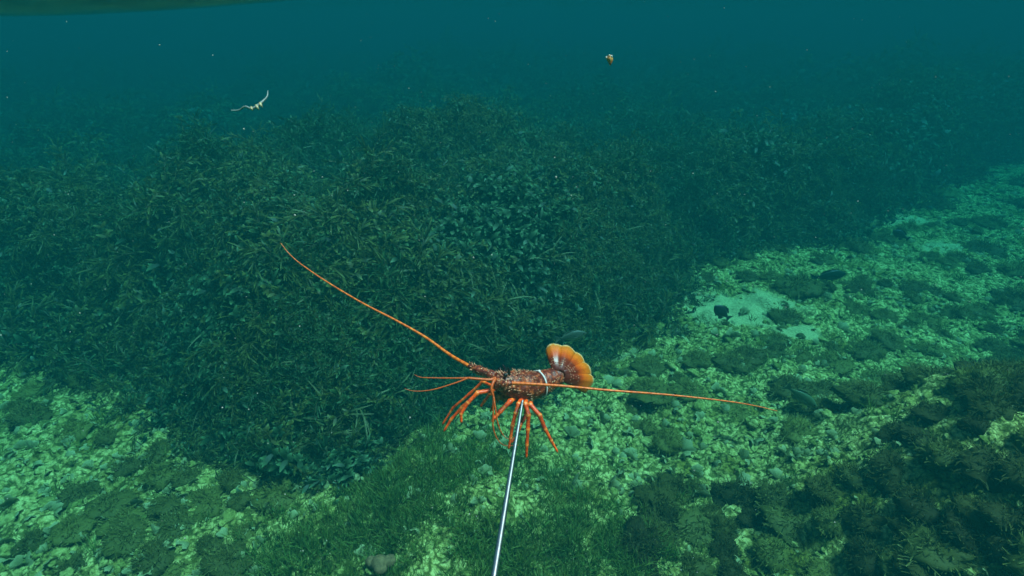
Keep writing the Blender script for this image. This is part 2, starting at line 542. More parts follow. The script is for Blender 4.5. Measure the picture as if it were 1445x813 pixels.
def bush_mesh(mat):
    """Soft bushy algae: a lumpy dome with a nap of fine forked filaments."""
    mb = MB()
    k = random.uniform(0, 50)
    ball(mb, (0, 0, 0), 1.0, 18, 12)
    V = np.array(mb.V)
    r = .062 * (1 + .55 * fbm(V[:, 0] * 1.5 + k, V[:, 1] * 1.5 + V[:, 2] * 1.2, 2, 33) + .30 * fbm(V[:, 0] * 4 + k, V[:, 1] * 4 + V[:, 2] * 4, 2, 34))
    core = V * r[:, None] * np.array([1.15, 1.0, .72])
    mb.V = [tuple(v) for v in core]
    top = [i for i in range(len(V)) if V[i, 2] > -.25]
    for s in range(520):
        i = random.choice(top)
        p = core[i] * random.uniform(.86, 1.0) + np.array([random.uniform(-.012, .012), random.uniform(-.012, .012), random.uniform(-.008, .008)])
        d = V[i] * .8 + rdir(-50, 80) * .8
        blade(mb, p, d, random.uniform(.010, .030), random.uniform(.0018, .0042), random.uniform(-.5, .9), 2, random.uniform(-1.5, 1.5), tipw=.6)
    return mb.mesh('brown_algae', mat, attr='along')
BUSHES = [bush_mesh(M['brown']) for _ in range(4)]
DARKS = [bush_mesh(M['shade_brown']) for _ in range(4)]

def turf_mesh():
    mb = MB()
    for s in range(16):
        blade(mb, (random.uniform(-.03, .03), random.uniform(-.03, .03), -.005), rdir(40, 88), random.uniform(.03, .085), random.uniform(.003, .006), random.uniform(0, .9), 3, random.uniform(-1.5, 1.5))
    return mb.mesh('turf_tuft', M['turf'], attr='along')
TURFS = [turf_mesh() for _ in range(4)]

def fan_mesh():
    """Pale cup-shaped fan algae: a few curled ruffled half discs, with thickness."""
    mb = MB()
    for f in range(random.choice([1, 2, 2, 3])):
        az = random.uniform(0, 2 * math.pi); w = random.uniform(.022, .038); lean = random.uniform(.4, 1.1)
        off = np.array([random.uniform(-.02, .02), random.uniform(-.02, .02), 0])
        nr, na = 3, 12
        rows = []
        for i in range(nr + 1):
            r = w * (0.12 + 0.88 * i / nr)
            row = []
            for k in range(na + 1):
                a = (k / na - .5) * R(200)
                rr = r * (1 + .045 * math.sin(a * 5 + f) * i / nr)
                x = math.sin(a) * rr; z = (math.cos(a) * .9 + .5) * rr
                y = (rr / w) ** 2 * w * lean + .10 * w * math.sin(a * 6) * i / nr
                row.append(np.array([x * math.cos(az) - y * math.sin(az), x * math.sin(az) + y * math.cos(az), z * (1.2 - .5 * lean)]) + off)
            rows.append(row)
        V = [v for row in rows for v in row]
        A = [i / nr for i in range(nr + 1) for _ in range(na + 1)]
        n = na + 1
        F = [(i * n + k, i * n + k + 1, (i + 1) * n + k + 1, (i + 1) * n + k) for i in range(nr) for k in range(na)]
        mb.add(V, F, A)
    return mb.mesh('fan_algae', M['fan'], attr='along')
FANS = [fan_mesh() for _ in range(5)]

def lump_mesh(k):
    """Knobbly lump of dead coral."""
    mb = MB()
    ball(mb, (0, 0, 0), 1.0, 12, 9)
    V = np.array(mb.V)
    th = np.arctan2(V[:, 1], V[:, 0]); zz = V[:, 2]
    r = 1 + .45 * fbm(V[:, 0] * 1.6 + 5 * k, V[:, 1] * 1.6 + V[:, 2] * 1.9, 3, 40 + k) + .25 * fbm(V[:, 0] * 4 + V[:, 2] * 3, V[:, 1] * 4, 2, 50 + k)
    V = V * r[:, None] * np.array([1, random.uniform(.6, .9), random.uniform(.45, .7)])
    mb.V = [tuple(v * 0.03) for v in V]
    return mb.mesh('coral_lump', M['coral'])
LUMPS = [lump_mesh(k) for k in range(6)]

# ------------------------------------------------------------------ stuff scattered by geometry nodes
def scatter(name, meshes, pts, rot, scl, label, pick=None):
    n = len(pts)
    me = bpy.data.meshes.new(name)
    me.vertices.add(n); me.vertices.foreach_set('co', np.asarray(pts, np.float32).ravel())
    a = me.attributes.new('rot', 'FLOAT_VECTOR', 'POINT'); a.data.foreach_set('vector', np.asarray(rot, np.float32).ravel())
    a = me.attributes.new('scl', 'FLOAT', 'POINT'); a.data.foreach_set('value', np.asarray(scl, np.float32))
    a = me.attributes.new('pick', 'INT', 'POINT'); a.data.foreach_set('value', (rng.integers(0, len(meshes), n) if pick is None else pick).astype(np.int32))
    o = bpy.data.objects.new(name, me); link(o)
    src = bpy.data.collections.new(name + '_pieces')
    for i, q in enumerate(meshes):
        src.objects.link(bpy.data.objects.new('%s_piece_%02d' % (name, i), q))
    ng = bpy.data.node_groups.new(name, 'GeometryNodeTree')
    ng.interface.new_socket('Geometry', in_out='INPUT', socket_type='NodeSocketGeometry')
    ng.interface.new_socket('Geometry', in_out='OUTPUT', socket_type='NodeSocketGeometry')
    N, L = ng.nodes, ng.links
    gi, go = N.new('NodeGroupInput'), N.new('NodeGroupOutput')
    ci = N.new('GeometryNodeCollectionInfo'); ci.inputs['Collection'].default_value = src
    ci.inputs['Separate Children'].default_value = True; ci.inputs['Reset Children'].default_value = True
    ip = N.new('GeometryNodeInstanceOnPoints'); ip.inputs['Pick Instance'].default_value = True
    def attr(nm, t):
        q = N.new('GeometryNodeInputNamedAttribute'); q.data_type = t; q.inputs['Name'].default_value = nm
        return q.outputs['Attribute']
    L.new(gi.outputs[0], ip.inputs['Points']); L.new(ci.outputs[0], ip.inputs['Instance'])
    L.new(attr('pick', 'INT'), ip.inputs['Instance Index'])
    e2r = N.new('FunctionNodeEulerToRotation'); L.new(attr('rot', 'FLOAT_VECTOR'), e2r.inputs[0]); L.new(e2r.outputs[0], ip.inputs['Rotation'])
    L.new(attr('scl', 'FLOAT'), ip.inputs['Scale']); L.new(ip.outputs[0], go.inputs[0])
    md = o.modifiers.new('scatter', 'NODES'); md.node_group = ng
    return tag(o, label, kind='stuff')

def visible(P, mx=0.15):
    """Points that fall inside the frame, with a wide margin (the rest need not be planted)."""
    d = P - CAM
    z = d @ FW
    u = (d @ RT) / np.maximum(z, .01) * FPX / 722.5; v = (d @ UP) / np.maximum(z, .01) * FPX / 406.5
    return (z > .3) & (np.abs(u) < 1 + mx + .35) & (np.abs(v) < 1 + mx + .35)
def to_px(P):
    d = np.atleast_2d(P) - CAM; z = d @ FW
    return np.stack([722.5 + (d @ RT) / z * FPX, 406.5 - (d @ UP) / z * FPX], -1)

def normal_of(f, x, y, e=0.06):
    nx = -(f(x + e, y) - f(x - e, y)) / (2 * e); ny = -(f(x, y + e) - f(x, y - e)) / (2 * e)
    n = np.stack([nx, ny, np.ones_like(nx)], -1)
    return n / np.linalg.norm(n, axis=1)[:, None]
def euler_to(nrm, spin, k=1.0):
    """XYZ eulers turning z to a normal (softened by k) after a spin about z."""
    out = np.zeros((len(nrm), 3))
    for i, (n, s) in enumerate(zip(nrm, spin)):
        v = Vector((n[0] * k, n[1] * k, n[2])).normalized()
        q = Vector((0, 0, 1)).rotation_difference(v)
        out[i] = (q.to_matrix() @ Matrix.Rotation(s, 3, 'Z')).to_euler()
    return out

reef_z = lambda x, y: reef_top(x, y)[0]
# weed over the whole reef, thinning out with distance where it melts into one mass
def reef_points(n, y0, y1, x0, x1):
    x = rng.uniform(x0, x1, n); y = rng.uniform(y0, y1, n)
    z, d = reef_top(x, y)
    keep = rng.random(n) < smooth(-.10, .10, d)          # straggles out over the rubble at the foot
    P = np.stack([x, y, np.maximum(z, seabed_z(x, y))], -1)[keep]
    return P[visible(P)]
P1 = reef_points(12500, 2.2, 7.5, -6.5, 5)
P2 = reef_points(9500, 7.5, 15, -13, 13)
P3 = reef_points(4500, 15, 32, -26, 26)
P = np.vstack([P1, P2, P3])
nr = normal_of(reef_z, P[:, 0], P[:, 1], 0.12)
sc1 = (.65 + .9 * np.clip(.5 + fbm(P[:, 0] * 1.3, P[:, 1] * 1.3, 3, 90), 0, 1)) * np.concatenate([rng.uniform(.75, 1.35, len(P1)), rng.uniform(1.1, 1.9, len(P2)), rng.uniform(1.8, 3.2, len(P3))])
# one kind tends to grow in a patch: small and narrow, fronds and plumes, or broad leaves
kf = fbm(P[:, 0] * .9, P[:, 1] * .9, 3, 120) + rng.normal(0, .16, len(P))
pick = np.where(kf < -.10, rng.integers(0, 3, len(P)), np.where(kf < .22, rng.integers(3, 6, len(P)), rng.integers(6, 8, len(P))))
scatter('weed_cover', [joined(w, 'weed_%d' % i) for i, w in enumerate(WEEDS)], P, euler_to(nr, rng.uniform(0, 6.28, len(P)), .8), sc1,
        'dense cover of dark green leafy weed all over the reef', pick)

# short turf at the foot of the reef, in front of the pole
TURF_POLY = [tuple(ground(*p)[:2]) for p in ((400, 813), (415, 745), (500, 672), (580, 655), (660, 668), (700, 720), (860, 770), (880, 830), (380, 850))]
n = 26000
x = rng.uniform(-6, 7, n); y = rng.uniform(1.0, 9, n)
d = seg_dist(x, y, TURF_POLY + [TURF_POLY[0]]); d = np.where(inside(x, y, TURF_POLY), d, -d)
dens = smooth(-.35, .30, d + .6 * fbm(x * 2.6, y * 2.6, 4, 60)) * .8 + .04 + .07 * smooth(.05, .4, fbm(x * 2.2, y * 2.2, 4, 61))
ok = (rng.random(n) < dens) & (reef_top(x, y)[1] < 0.0)
# extra points inside the patch itself
n2 = 9000
x2 = rng.uniform(-1.6, .9, n2); y2 = rng.uniform(1.2, 3.1, n2)
d2 = seg_dist(x2, y2, TURF_POLY + [TURF_POLY[0]]); d2 = np.where(inside(x2, y2, TURF_POLY), d2, -d2)
ok2 = (rng.random(n2) < smooth(-.3, .35, d2 + .6 * fbm(x2 * 2.6, y2 * 2.6, 4, 60)) * .8) & (reef_top(x2, y2)[1] < 0)
x = np.concatenate([x[ok], x2[ok2]]); y = np.concatenate([y[ok], y2[ok2]])
P = np.stack([x, y, seabed_z(x, y)], -1); P = P[visible(P)]
scatter('green_turf', TURFS, P, np.stack([rng.uniform(-.3, .3, len(P)), rng.uniform(-.3, .3, len(P)), rng.uniform(0, 6.28, len(P))], -1), rng.uniform(.6, 1.4, len(P)),
        'short green algal turf on the seabed below the reef')

# small rubble everywhere on the open bottom
n = 75000
x = rng.uniform(-7, 11, n); y = 1.0 + 12 * rng.random(n) ** 1.4
dens = .25 + .75 * smooth(-.2, .35, fbm(x * 2.6, y * 2.6, 4, 70))
dT = np.where(inside(x, y, TURF_POLY), .5, 1.0)
ok = (rng.random(n) < dens * dT * (1 - .7 * sand_mask(x, y)) * (1 - .8 * np.clip(rise_right(x, y), 0, 1))) & (reef_top(x, y)[1] < 0.05)
x, y = x[ok], y[ok]
P = np.stack([x, y, seabed_z(x, y) + .004], -1); P = P[visible(P)]
scatter('coral_rubble', LUMPS + FANS[:2], P, np.stack([rng.uniform(-.6, .6, len(P)), rng.uniform(-.6, .6, len(P)), rng.uniform(0, 6.28, len(P))], -1), (.3 + .75 * rng.random(len(P)) ** 2) * (1 + .09 * np.maximum(0, P[:, 1] - 4)),
        'small pale coral rubble and shell bits strewn over the seabed')

# ------------------------------------------------------------------ countable plants and lumps (copies share their meshes)
def single(name, me, loc, rz, s, label, cat, group, tilt=.15):
    o = bpy.data.objects.new(name, me)
    o.location = loc; o.rotation_euler = (random.uniform(-tilt, tilt), random.uniform(-tilt, tilt), rz); o.scale = (s, s * random.uniform(.85, 1.15), s * (random.uniform(.85, 1.15) if s < 1.5 or name != 'brown_bush' else random.uniform(.55, .8)))
    link(o)
    return tag(o, label, cat, group)

def open_bottom(n, xr, yr, dens=None, gap=0.1):
    """n spots on the open seabed inside the frame, at least gap apart."""
    k = n * 40
    d = ray0(rng.uniform(*xr, k), rng.uniform(*yr, k))
    g = CAM + d * (-CAM[2] / d[:, 2])[:, None]
    ok = (g[:, 1] < 14) & (d[:, 2] < 0) & (reef_top(g[:, 0], g[:, 1])[1] < -.03)
    if dens is not None: ok &= rng.random(k) < dens(g[:, 0], g[:, 1])
    g = g[ok]
    gg = (gap * (0.5 + np.linalg.norm(g - CAM, axis=1) / 5)) ** 2
    out = np.zeros((0, 2))
    for p, q in zip(g[:, :2], gg):
        if len(out) >= n: break
        if len(out) and (((out - p) ** 2).sum(1) < q).any(): continue
        out = np.vstack([out, p])
    z = seabed_z(out[:, 0], out[:, 1])
    return [(float(x), float(y), float(zz)) for (x, y), zz in zip(out, z)]

# brown bushes on the open rubble
def d_brown(x, y):
    return np.where(fbm(x * 1.7, y * 1.7, 3, 80) > .12, 1.0, .05) * (sand_mask(x, y) < .05)
def d_fan(x, y):
    return np.where(inside(x, y, TURF_POLY), .03, 1.0)
for p in open_bottom(75, (860, 1420), (300, 640), d_brown, .12):
    single('brown_bush', random.choice(BUSHES), p, random.uniform(0, 6.28), random.uniform(.9, 2.2), 'soft brown algae bush growing among the pale rubble right of the reef', 'algae', 'brown bushes on the open rubble')
for p in open_bottom(16, (1120, 1445), (255, 430), None, .3):  # low bushes added to dim the far bottom
    single('brown_bush', random.choice(BUSHES), p, random.uniform(0, 6.28), random.uniform(1.8, 3.4), 'wide low brown algae patch added to dim the far pale bottom beyond the sand', 'algae', 'brown patches added to dim the far bottom')
for p in open_bottom(30, (0, 420), (525, 813), d_brown, .12):
    single('brown_bush', random.choice(BUSHES), p, random.uniform(0, 6.28), random.uniform(.9, 2.0), 'soft brown algae bush on the rubble patch beside the dark reef foot', 'algae', 'brown bushes beside the reef foot')
# the bank, shade put into most of its weed colours: spots in plan, kept where they show inside the bank's outline
BANK = [(890, 760), (950, 690), (1040, 695), (1130, 680), (1220, 640), (1310, 585), (1375, 530), (1420, 490), (1500, 450), (1700, 440), (1700, 900), (860, 900)]
bx = rng.uniform(.3, 5.0, 6000); by = rng.uniform(.9, 5.0, 6000)
bp = np.stack([bx, by, seabed_z(bx, by)], -1); q = to_px(bp)
bp = bp[inside(q[:, 0], q[:, 1], BANK) & visible(bp, 0)]
kept = np.zeros((0, 3)); extra = []
for p in bp:
    if len(kept) >= 420: break
    if len(kept) and (((kept - p) ** 2).sum(1) < (.085 + .14 * max(0, vnoise(p[0] * 2.2, p[1] * 2.2, 95) - .35)) ** 2).any(): continue
    kept = np.vstack([kept, p])
    if len(kept) % 5 > 1: extra.append(p); continue
    single('brown_bush', random.choice(DARKS if random.random() < .7 else BUSHES), tuple(p), random.uniform(0, 6.28), random.uniform(1.0, 2.0), 'brown algae bush, mostly shade-darkened in colour, crowded on the weed bank', 'algae', 'brown bushes crowding the shaded bank', .3)
extra = np.array(extra)
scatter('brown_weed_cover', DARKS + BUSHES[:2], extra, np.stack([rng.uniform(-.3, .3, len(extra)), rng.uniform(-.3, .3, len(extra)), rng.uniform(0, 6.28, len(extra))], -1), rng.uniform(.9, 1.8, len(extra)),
        'mass of brown algae, mostly shade-darkened in colour, filling the weed bank')
# fan algae
for p in open_bottom(120, (0, 700), (525, 813), d_fan, .09):
    single('fan_algae', random.choice(FANS), p, random.uniform(0, 6.28), random.uniform(.7, 1.35), 'pale cupped fan algae on the rubble in front of the reef', 'algae', 'fan algae in front of the reef')
for p in open_bottom(110, (700, 1200), (420, 700), None, .10):
    single('fan_algae', random.choice(FANS), p, random.uniform(0, 6.28), random.uniform(.9, 1.7), 'pale cupped fan algae on the rubble under the long orange antenna', 'algae', 'fan algae right of the lobster')
# larger coral lumps
for p in open_bottom(90, (0, 700), (525, 813), d_fan, .12):
    single('coral_lump', random.choice(LUMPS), p, random.uniform(0, 6.28), random.uniform(.8, 1.8), 'pale knobbly coral lump on the rubble in front of the reef', 'coral', 'coral lumps in front of the reef', .4)
for p in open_bottom(150, (800, 1445), (270, 640), lambda x, y: (sand_mask(x, y) < .2) * 1.0, .12):
    single('coral_lump', random.choice(LUMPS), p, random.uniform(0, 6.28), random.uniform(.8, 2.0), 'pale knobbly coral lump on the open bottom right of the reef', 'coral', 'coral lumps right of the reef', .4)

# leafy weeds that stand out on the near face and crest of the reef: thing > stem, foliage
def reef_hits(px, py):
    """Where the lines of sight through some pixels first meet the reef (nan where they do not)."""
    d = ray0(px, py); hit = np.full((len(d), 3), np.nan); live = np.ones(len(d), bool)
    for t in np.arange(1.5, 12, .04):
        p = CAM + d * t
        h = live & (p[:, 2] < GRID(p[:, 0], p[:, 1]))
        hit[h] = p[h]; live &= ~h
    return hit
# height table of the reef for quick look-ups
_tx = np.arange(-14, 14, .05); _ty = np.arange(0, 14, .05)
_tz = reef_top(*np.meshgrid(_tx, _ty))[0]
def GRID(x, y):
    return _tz[np.clip(((y - 0) / .05).round().astype(int), 0, len(_ty) - 1), np.clip(((x + 14) / .05).round().astype(int), 0, len(_tx) - 1)]
spots = []
HP = reef_hits(rng.uniform(20, 1000, 1500), rng.uniform(230, 690, 1500))
HP = HP[~np.isnan(HP[:, 0])]
HP = HP[(reef_top(HP[:, 0], HP[:, 1])[1] > .08) & (np.linalg.norm(HP - CAM, axis=1) < 8)]
for p in HP:
    if len(spots) >= 230: break
    if any(np.linalg.norm(p - q) < .13 for q in spots): continue
    spots.append(p)
    st, lf = random.choice(WEEDS)
    t = empty('leafy_weed', tuple(p))
    nn = normal_of(reef_z, p[:1], p[1:2], .12)
    t.rotation_euler = euler_to(nn, [random.uniform(0, 6.28)], .9)[0]
    t.scale = [random.uniform(1.0, 1.5)] * 3
    face = nn[0][2] < .72
    tag(t, 'dark green leafy weed hanging on the steep front of the reef' if face else 'green leafy weed rising from the flat crest of the reef', 'seaweed',
        'leafy weeds on the reef front' if face else 'leafy weeds on the reef crest')
    for nm, me in (('stem', st), ('foliage', lf)):
        link(bpy.data.objects.new(nm, me), t)

# strap weeds: long pale blades, each blade a part
BLADES = []
for k in range(8):
    mb = MB()
    blade(mb, (0, 0, 0), rdir(35, 75, 0), random.uniform(.20, .36), random.uniform(.008, .014), random.uniform(.9, 2.2), 7, random.uniform(-.6, .6))
    BLADES.append(mb.mesh('blade', M['strap'], attr='along'))
SW = np.array(((478, 585), (465, 610), (500, 570), (545, 560), (560, 570), (395, 520), (262, 395), (240, 400), (290, 390), (320, 455), (250, 470), (755, 365), (745, 375), (770, 372), (735, 345),
               (760, 460), (730, 440), (700, 430), (640, 400), (590, 500), (610, 480), (385, 640), (360, 655), (440, 650), (470, 640), (350, 620), (565, 600), (520, 615), (870, 330), (905, 300),
               (180, 420), (120, 470), (420, 590), (830, 400), (860, 430), (650, 500), (700, 505), (300, 560)), float)
for p in reef_hits(SW[:, 0], SW[:, 1]):
    if np.isnan(p[0]): continue
    t = empty('strap_weed', tuple(p))
    nn = normal_of(reef_z, p[:1], p[1:2], .12)
    t.rotation_euler = euler_to(nn, [random.uniform(0, 6.28)], .7)[0]
    tag(t, 'pale olive strap weed with long trailing ribbon blades on the reef', 'seaweed', 'strap weeds on the reef')
    for k in range(random.randint(5, 8)):
        o = bpy.data.objects.new('blade', random.choice(BLADES)); link(o, t)
        o.rotation_euler = (0, 0, random.uniform(0, 6.28)); o.scale = [random.uniform(.8, 1.2)] * 3

# ------------------------------------------------------------------ the rock lobster
def Z(zx, zy, w=0.0, D=1.40):
    """Point of the lobster: position on its side view, w metres nearer to the camera than its mid plane."""
    return at(600 + zx / 4.065, 460 + zy / 4.065, D - w)
ZS = 1.40 / FPX / 4.065                       # metres per side-view unit

def shell_mat(name, deep, mid, lite, dots=None, scale=60, dot_scale=150, thr=.16, rough=.38, bands=0, band_col=(.9, .4, .1), sharp=.8):
    m, nt, N, L, b = new_mat(name)
    nz = noise(N, L, scale, 5, .65)
    r = ramp(N, [(.32, deep), (.52, mid), (.72, lite)]); L.new(nz.outputs[0], r.inputs[0])
    col = r.outputs[0]
    if dots:
        tc = N.new('ShaderNodeTexCoord')
        v = N.new('ShaderNodeTexVoronoi'); v.inputs['Scale'].default_value = dot_scale; L.new(tc.outputs['Object'], v.inputs['Vector'])
        f = ramp(N, [(thr * .8, (1, 1, 1)), (thr, (0, 0, 0))]); L.new(v.outputs['Distance'], f.inputs[0])
        nb = noise(N, L, 25, 2); g = ramp(N, [(.48, (0, 0, 0)), (.55, (1, 1, 1))]); L.new(nb.outputs[0], g.inputs[0])
        f2 = mixc(N, L, 1.0, f.outputs[0], g.outputs[0], 'MULTIPLY')
        col = mixc(N, L, f2, col, dots)
    if bands:                                  # pale rings at the joints
        aa = N.new('ShaderNodeAttribute'); aa.attribute_name = 'along'
        mu = N.new('ShaderNodeMath'); mu.operation = 'MULTIPLY'; L.new(aa.outputs['Fac'], mu.inputs[0]); mu.inputs[1].default_value = bands
        fr_ = N.new('ShaderNodeMath'); fr_.operation = 'FRACT'; L.new(mu.outputs[0], fr_.inputs[0])
        rb = ramp(N, [(0, (.8, .8, .8)), (.12, (0, 0, 0)), (sharp, (0, 0, 0)), (1, (.8, .8, .8))]); L.new(fr_.outputs[0], rb.inputs[0])
        col = mixc(N, L, rb.outputs[0], col, band_col)
    L.new(col, b.inputs['Base Color']); b.inputs['Roughness'].default_value = rough
    b.inputs['Specular IOR Level'].default_value = .45
    n2 = noise(N, L, scale * 4, 3)
    bump(N, L, n2.outputs[0], .5, .002, b)
    return m
M['shell'] = shell_mat('lobster_shell', (.022, .004, .003), (.15, .018, .007), (.60, .15, .04), (.85, .60, .34), 95, 170, .24)
M['leg'] = shell_mat('lobster_leg', (.34, .018, .002), (.80, .075, .004), (.92, .17, .012), None, 75, bands=5, band_col=(.92, .30, .05), sharp=.88)
M['feeler'] = shell_mat('lobster_feeler', (.50, .065, .003), (.70, .13, .006), (.80, .22, .02), None, 90, bands=34, band_col=(.42, .06, .004), sharp=.7)
M['spine'] = shell_mat('lobster_spine', (.30, .08, .04), (.55, .25, .13), (.75, .5, .3), None, 120)
M['mouth'] = shell_mat('lobster_mouth', (.03, .015, .008), (.16, .10, .03), (.40, .30, .10), None, 110)
m, nt, N, L, b = new_mat('lobster_eye'); b.inputs['Base Color'].default_value = (.006, .005, .006, 1); b.inputs['Roughness'].default_value = .2; M['eye'] = m
m, nt, N, L, b = new_mat('pale_ring')
nz = noise(N, L, 120, 3); r_ = ramp(N, [(.3, (.42, .38, .33)), (.7, (.70, .66, .60))]); L.new(nz.outputs[0], r_.inputs[0]); L.new(r_.outputs[0], b.inputs['Base Color'])
b.inputs['Roughness'].default_value = .5; M['ring'] = m

# tail fan: pigment runs from maroon at the root through orange to amber with a pale rim
m, nt, N, L, b = new_mat('lobster_tail_fan')
aa = N.new('ShaderNodeAttribute'); aa.attribute_name = 'along'
nz = noise(N, L, 90, 4)
ad = N.new('ShaderNodeMath'); ad.operation = 'MULTIPLY_ADD'; L.new(nz.outputs[0], ad.inputs[0]); ad.inputs[1].default_value = .16; L.new(aa.outputs['Fac'], ad.inputs[2])
sb = N.new('ShaderNodeMath'); sb.operation = 'SUBTRACT'; L.new(ad.outputs[0], sb.inputs[0]); sb.inputs[1].default_value = .08
r_ = ramp(N, [(0, (.10, .012, .006)), (.50, (.22, .026, .008)), (.63, (.62, .085, .004)), (.82, (.78, .19, .006)), (.94, (.62, .20, .012)), (.975, (.66, .40, .12)), (1, (.70, .55, .28))])
L.new(sb.outputs[0], r_.inputs[0])
L.new(r_.outputs[0], b.inputs['Base Color']); b.inputs['Roughness'].default_value = .35
tr = N.new('ShaderNodeBsdfTranslucent'); L.new(r_.outputs[0], tr.inputs[0])
mx = N.new('ShaderNodeMixShader'); mx.inputs[0].default_value = .35
L.new(b.outputs[0], mx.inputs[1]); L.new(tr.outputs[0], mx.inputs[2]); L.new(mx.outputs[0], N['Material Output'].inputs[0])
M['tail'] = m

base = Z(560, 435)
lob = empty('rock_lobster', tuple(base))
tag(lob, 'orange red spiny rock lobster with long antennae held on the tip of the metal pole', 'lobster')
bpy.context.view_layer.update()
def part(mb, name, mat, parent=None, attr=None, smooth_=True):
    """Build a part in the lobster's own frame."""
    o_ = np.array(base)
    mb.V = [tuple(np.array(v) - o_) for v in mb.V]
    o = bpy.data.objects.new(name, mb.mesh(name, mat, smooth_, attr))
    return link(o, parent or lob)

# --- body: head, carapace and ringed abdomen as one continuous skin
BC = [(392, 318, .060, 20), (410, 322, .056, 46), (440, 330, .050, 66), (480, 338, .040, 79), (530, 346, .026, 87), (580, 348, .010, 90), (622, 344, -.004, 85), (645, 338, -.012, 76),
      (665, 332, -.018, 75), (690, 322, -.026, 70), (715, 311, -.034, 64), (740, 299, -.042, 59), (764, 287, -.049, 53), (786, 273, -.055, 46), (806, 258, -.060, 34), (818, 248, -.063, 12)]
arr = catmull(np.array([[*(Z(a, b_, w)), r * ZS] for a, b_, w, r in BC]), 6)
C, rad = arr[:, :3], arr[:, 3]
T, Nn, Bb = frames(C)
# orient the rings: 'up' of the animal is screen up, leaning away from the camera
mbB = MB()
S = 40
V, F = [], []
body_pts, body_nrm, body_par = [], [], []
nC = len(C)
dors = UP * .90 - FW * .22 + RT * .05
for i in range(nC):
    t = T[i]; u = dors - t * dors.dot(t); u /= np.linalg.norm(u); s = np.cross(t, u)
    seg = (i / (nC - 1))
    # abdomen rings: overlapping plates from ring index 42 on
    k = (i - 42) / 8.0
    step = 1.0 + (.10 * (k % 1.0) if k > 0 else 0)
    for j in range(S):
        a = 2 * math.pi * j / S
        ca, sa = math.cos(a), math.sin(a)
        q = rad[i] * step
        # flatter belly, keeled cervical groove
        e = q * (1 - .16 * max(0, -ca) ** 2)
        if i < 42:
            e *= 1 + .05 * math.sin(a * 9 + i * 1.7) * math.sin(i * .9) - .06 * math.exp(-((i - 20 - 5 * ca) / 1.6) ** 2) * (ca > -.5) - .03 * math.exp(-(a if a < math.pi else a - 2 * math.pi) ** 2 * 30)
            # branchial ridge line low on the flank
            e *= 1 + .05 * math.exp(-((ca + .55) / .06) ** 2) * smooth(12, 18, i) * (1 - smooth(36, 41, i))
        p = C[i] + e * (ca * u + sa * s * .95)
        V.append(p); body_pts.append(p); body_nrm.append(ca * u + sa * s); body_par.append((i, a))
for i in range(nC - 1):
    for j in range(S):
        j2 = (j + 1) % S
        F.append((i * S + j, (i + 1) * S + j, (i + 1) * S + j2, i * S + j2))
V.append(C[0] - T[0] * .004); V.append(C[-1] + T[-1] * .004)
for j in range(S):
    j2 = (j + 1) % S
    F.append((nC * S, j, j2)); F.append((nC * S + 1, (nC - 1) * S + j2, (nC - 1) * S + j))
mbB.add(V, F)
body = part(mbB, 'body', M['shell'])
fwd = -T[10]

def on_body(i, deg):
    j = int(round(deg / 360 * S)) % S
    return body_pts[i * S + j], body_nrm[i * S + j]

# --- spines all over the carapace, pointing forwards; pale bristles on the abdomen edges
sp = MB()
rs = random.Random(3)
for q in range(230):
    i = rs.randint(6, 40); a = rs.uniform(-115, 115)
    p, n_ = on_body(i, a % 360)
    s = rs.uniform(.6, 1.3) * (1.5 - i / 45)
    cone(sp, p - n_ * .0008, n_ * .7 + fwd * .8, .0017 * s, .0082 * s)
for q in range(90):
    i = rs.randint(44, 86); a = rs.choice([rs.uniform(60, 125), rs.uniform(-125, -60), rs.uniform(-60, 60)])
    p, n_ = on_body(min(i, nC - 2), a % 360)
    ball(sp, p, rs.uniform(.0008, .0017), 6, 4)
part(sp, 'spine_cover', M['spine'], body)

# --- black horns over the eyes, eyes on stalks
for dz, az, hgt in ((14, 20, 1.25), (18, -14, 1.1)):
    p, n_ = on_body(13, az % 360)
    h = MB()
    c0 = p - n_ * .003
    pts = np.array([c0, c0 + n_ * .010 * hgt + fwd * .004, c0 + n_ * .016 * hgt + fwd * .012])
    tube(h, catmull(pts, 4), np.linspace(.0062, .0012, 9), 8)
    part(h, 'horn', M['eye'])
for az in (38, -34):
    p, n_ = on_body(10, az % 360)
    e = MB()
    tube(e, np.array([p - n_ * .003, p + n_ * .005 + fwd * .003]), [.0032, .0035], 8)
    st_ = part(e, 'eye_stalk', M['shell'])
    e2 = MB(); ball(e2, p + n_ * .0085 + fwd * .004, .0052, 10, 8)
    part(e2, 'eye', M['eye'], st_)

# --- pale ring at the joint of carapace and tail, with its small knob on top
rg = MB()
i0 = 44
loop = []
tt = T[i0]; u = dors - tt * dors.dot(tt); u /= np.linalg.norm(u); s_ = np.cross(tt, u)
for k in range(41):
    a = 2 * math.pi * k / 40
    loop.append(C[i0] + rad[i0] * 1.07 * (math.cos(a) * u + math.sin(a) * s_ * .98))
tube(rg, np.array(loop), np.full(41, .0022), 8, cap=False)
ball(rg, C[i0] + rad[i0] * 1.10 * u, .0042, 8, 6)
part(rg, 'joint_ring', M['ring'])

# --- mouth parts below the head
mo = MB()
for q in range(9):
    x_ = 405 + q * 11
    tube(mo, catmull([Z(x_, 372 + (q % 3) * 8, .062 - q * .002), Z(x_ - 6, 398 + (q % 2) * 12, .060 - q * .002), Z(x_ - 16 + q * 2, 425 + (q % 3) * 9, .056 - q * .002)], 3), [.006, .0062, .0058, .0055, .005, .0036, .0012], 6)
part(mo, 'mouthparts', M['mouth'])

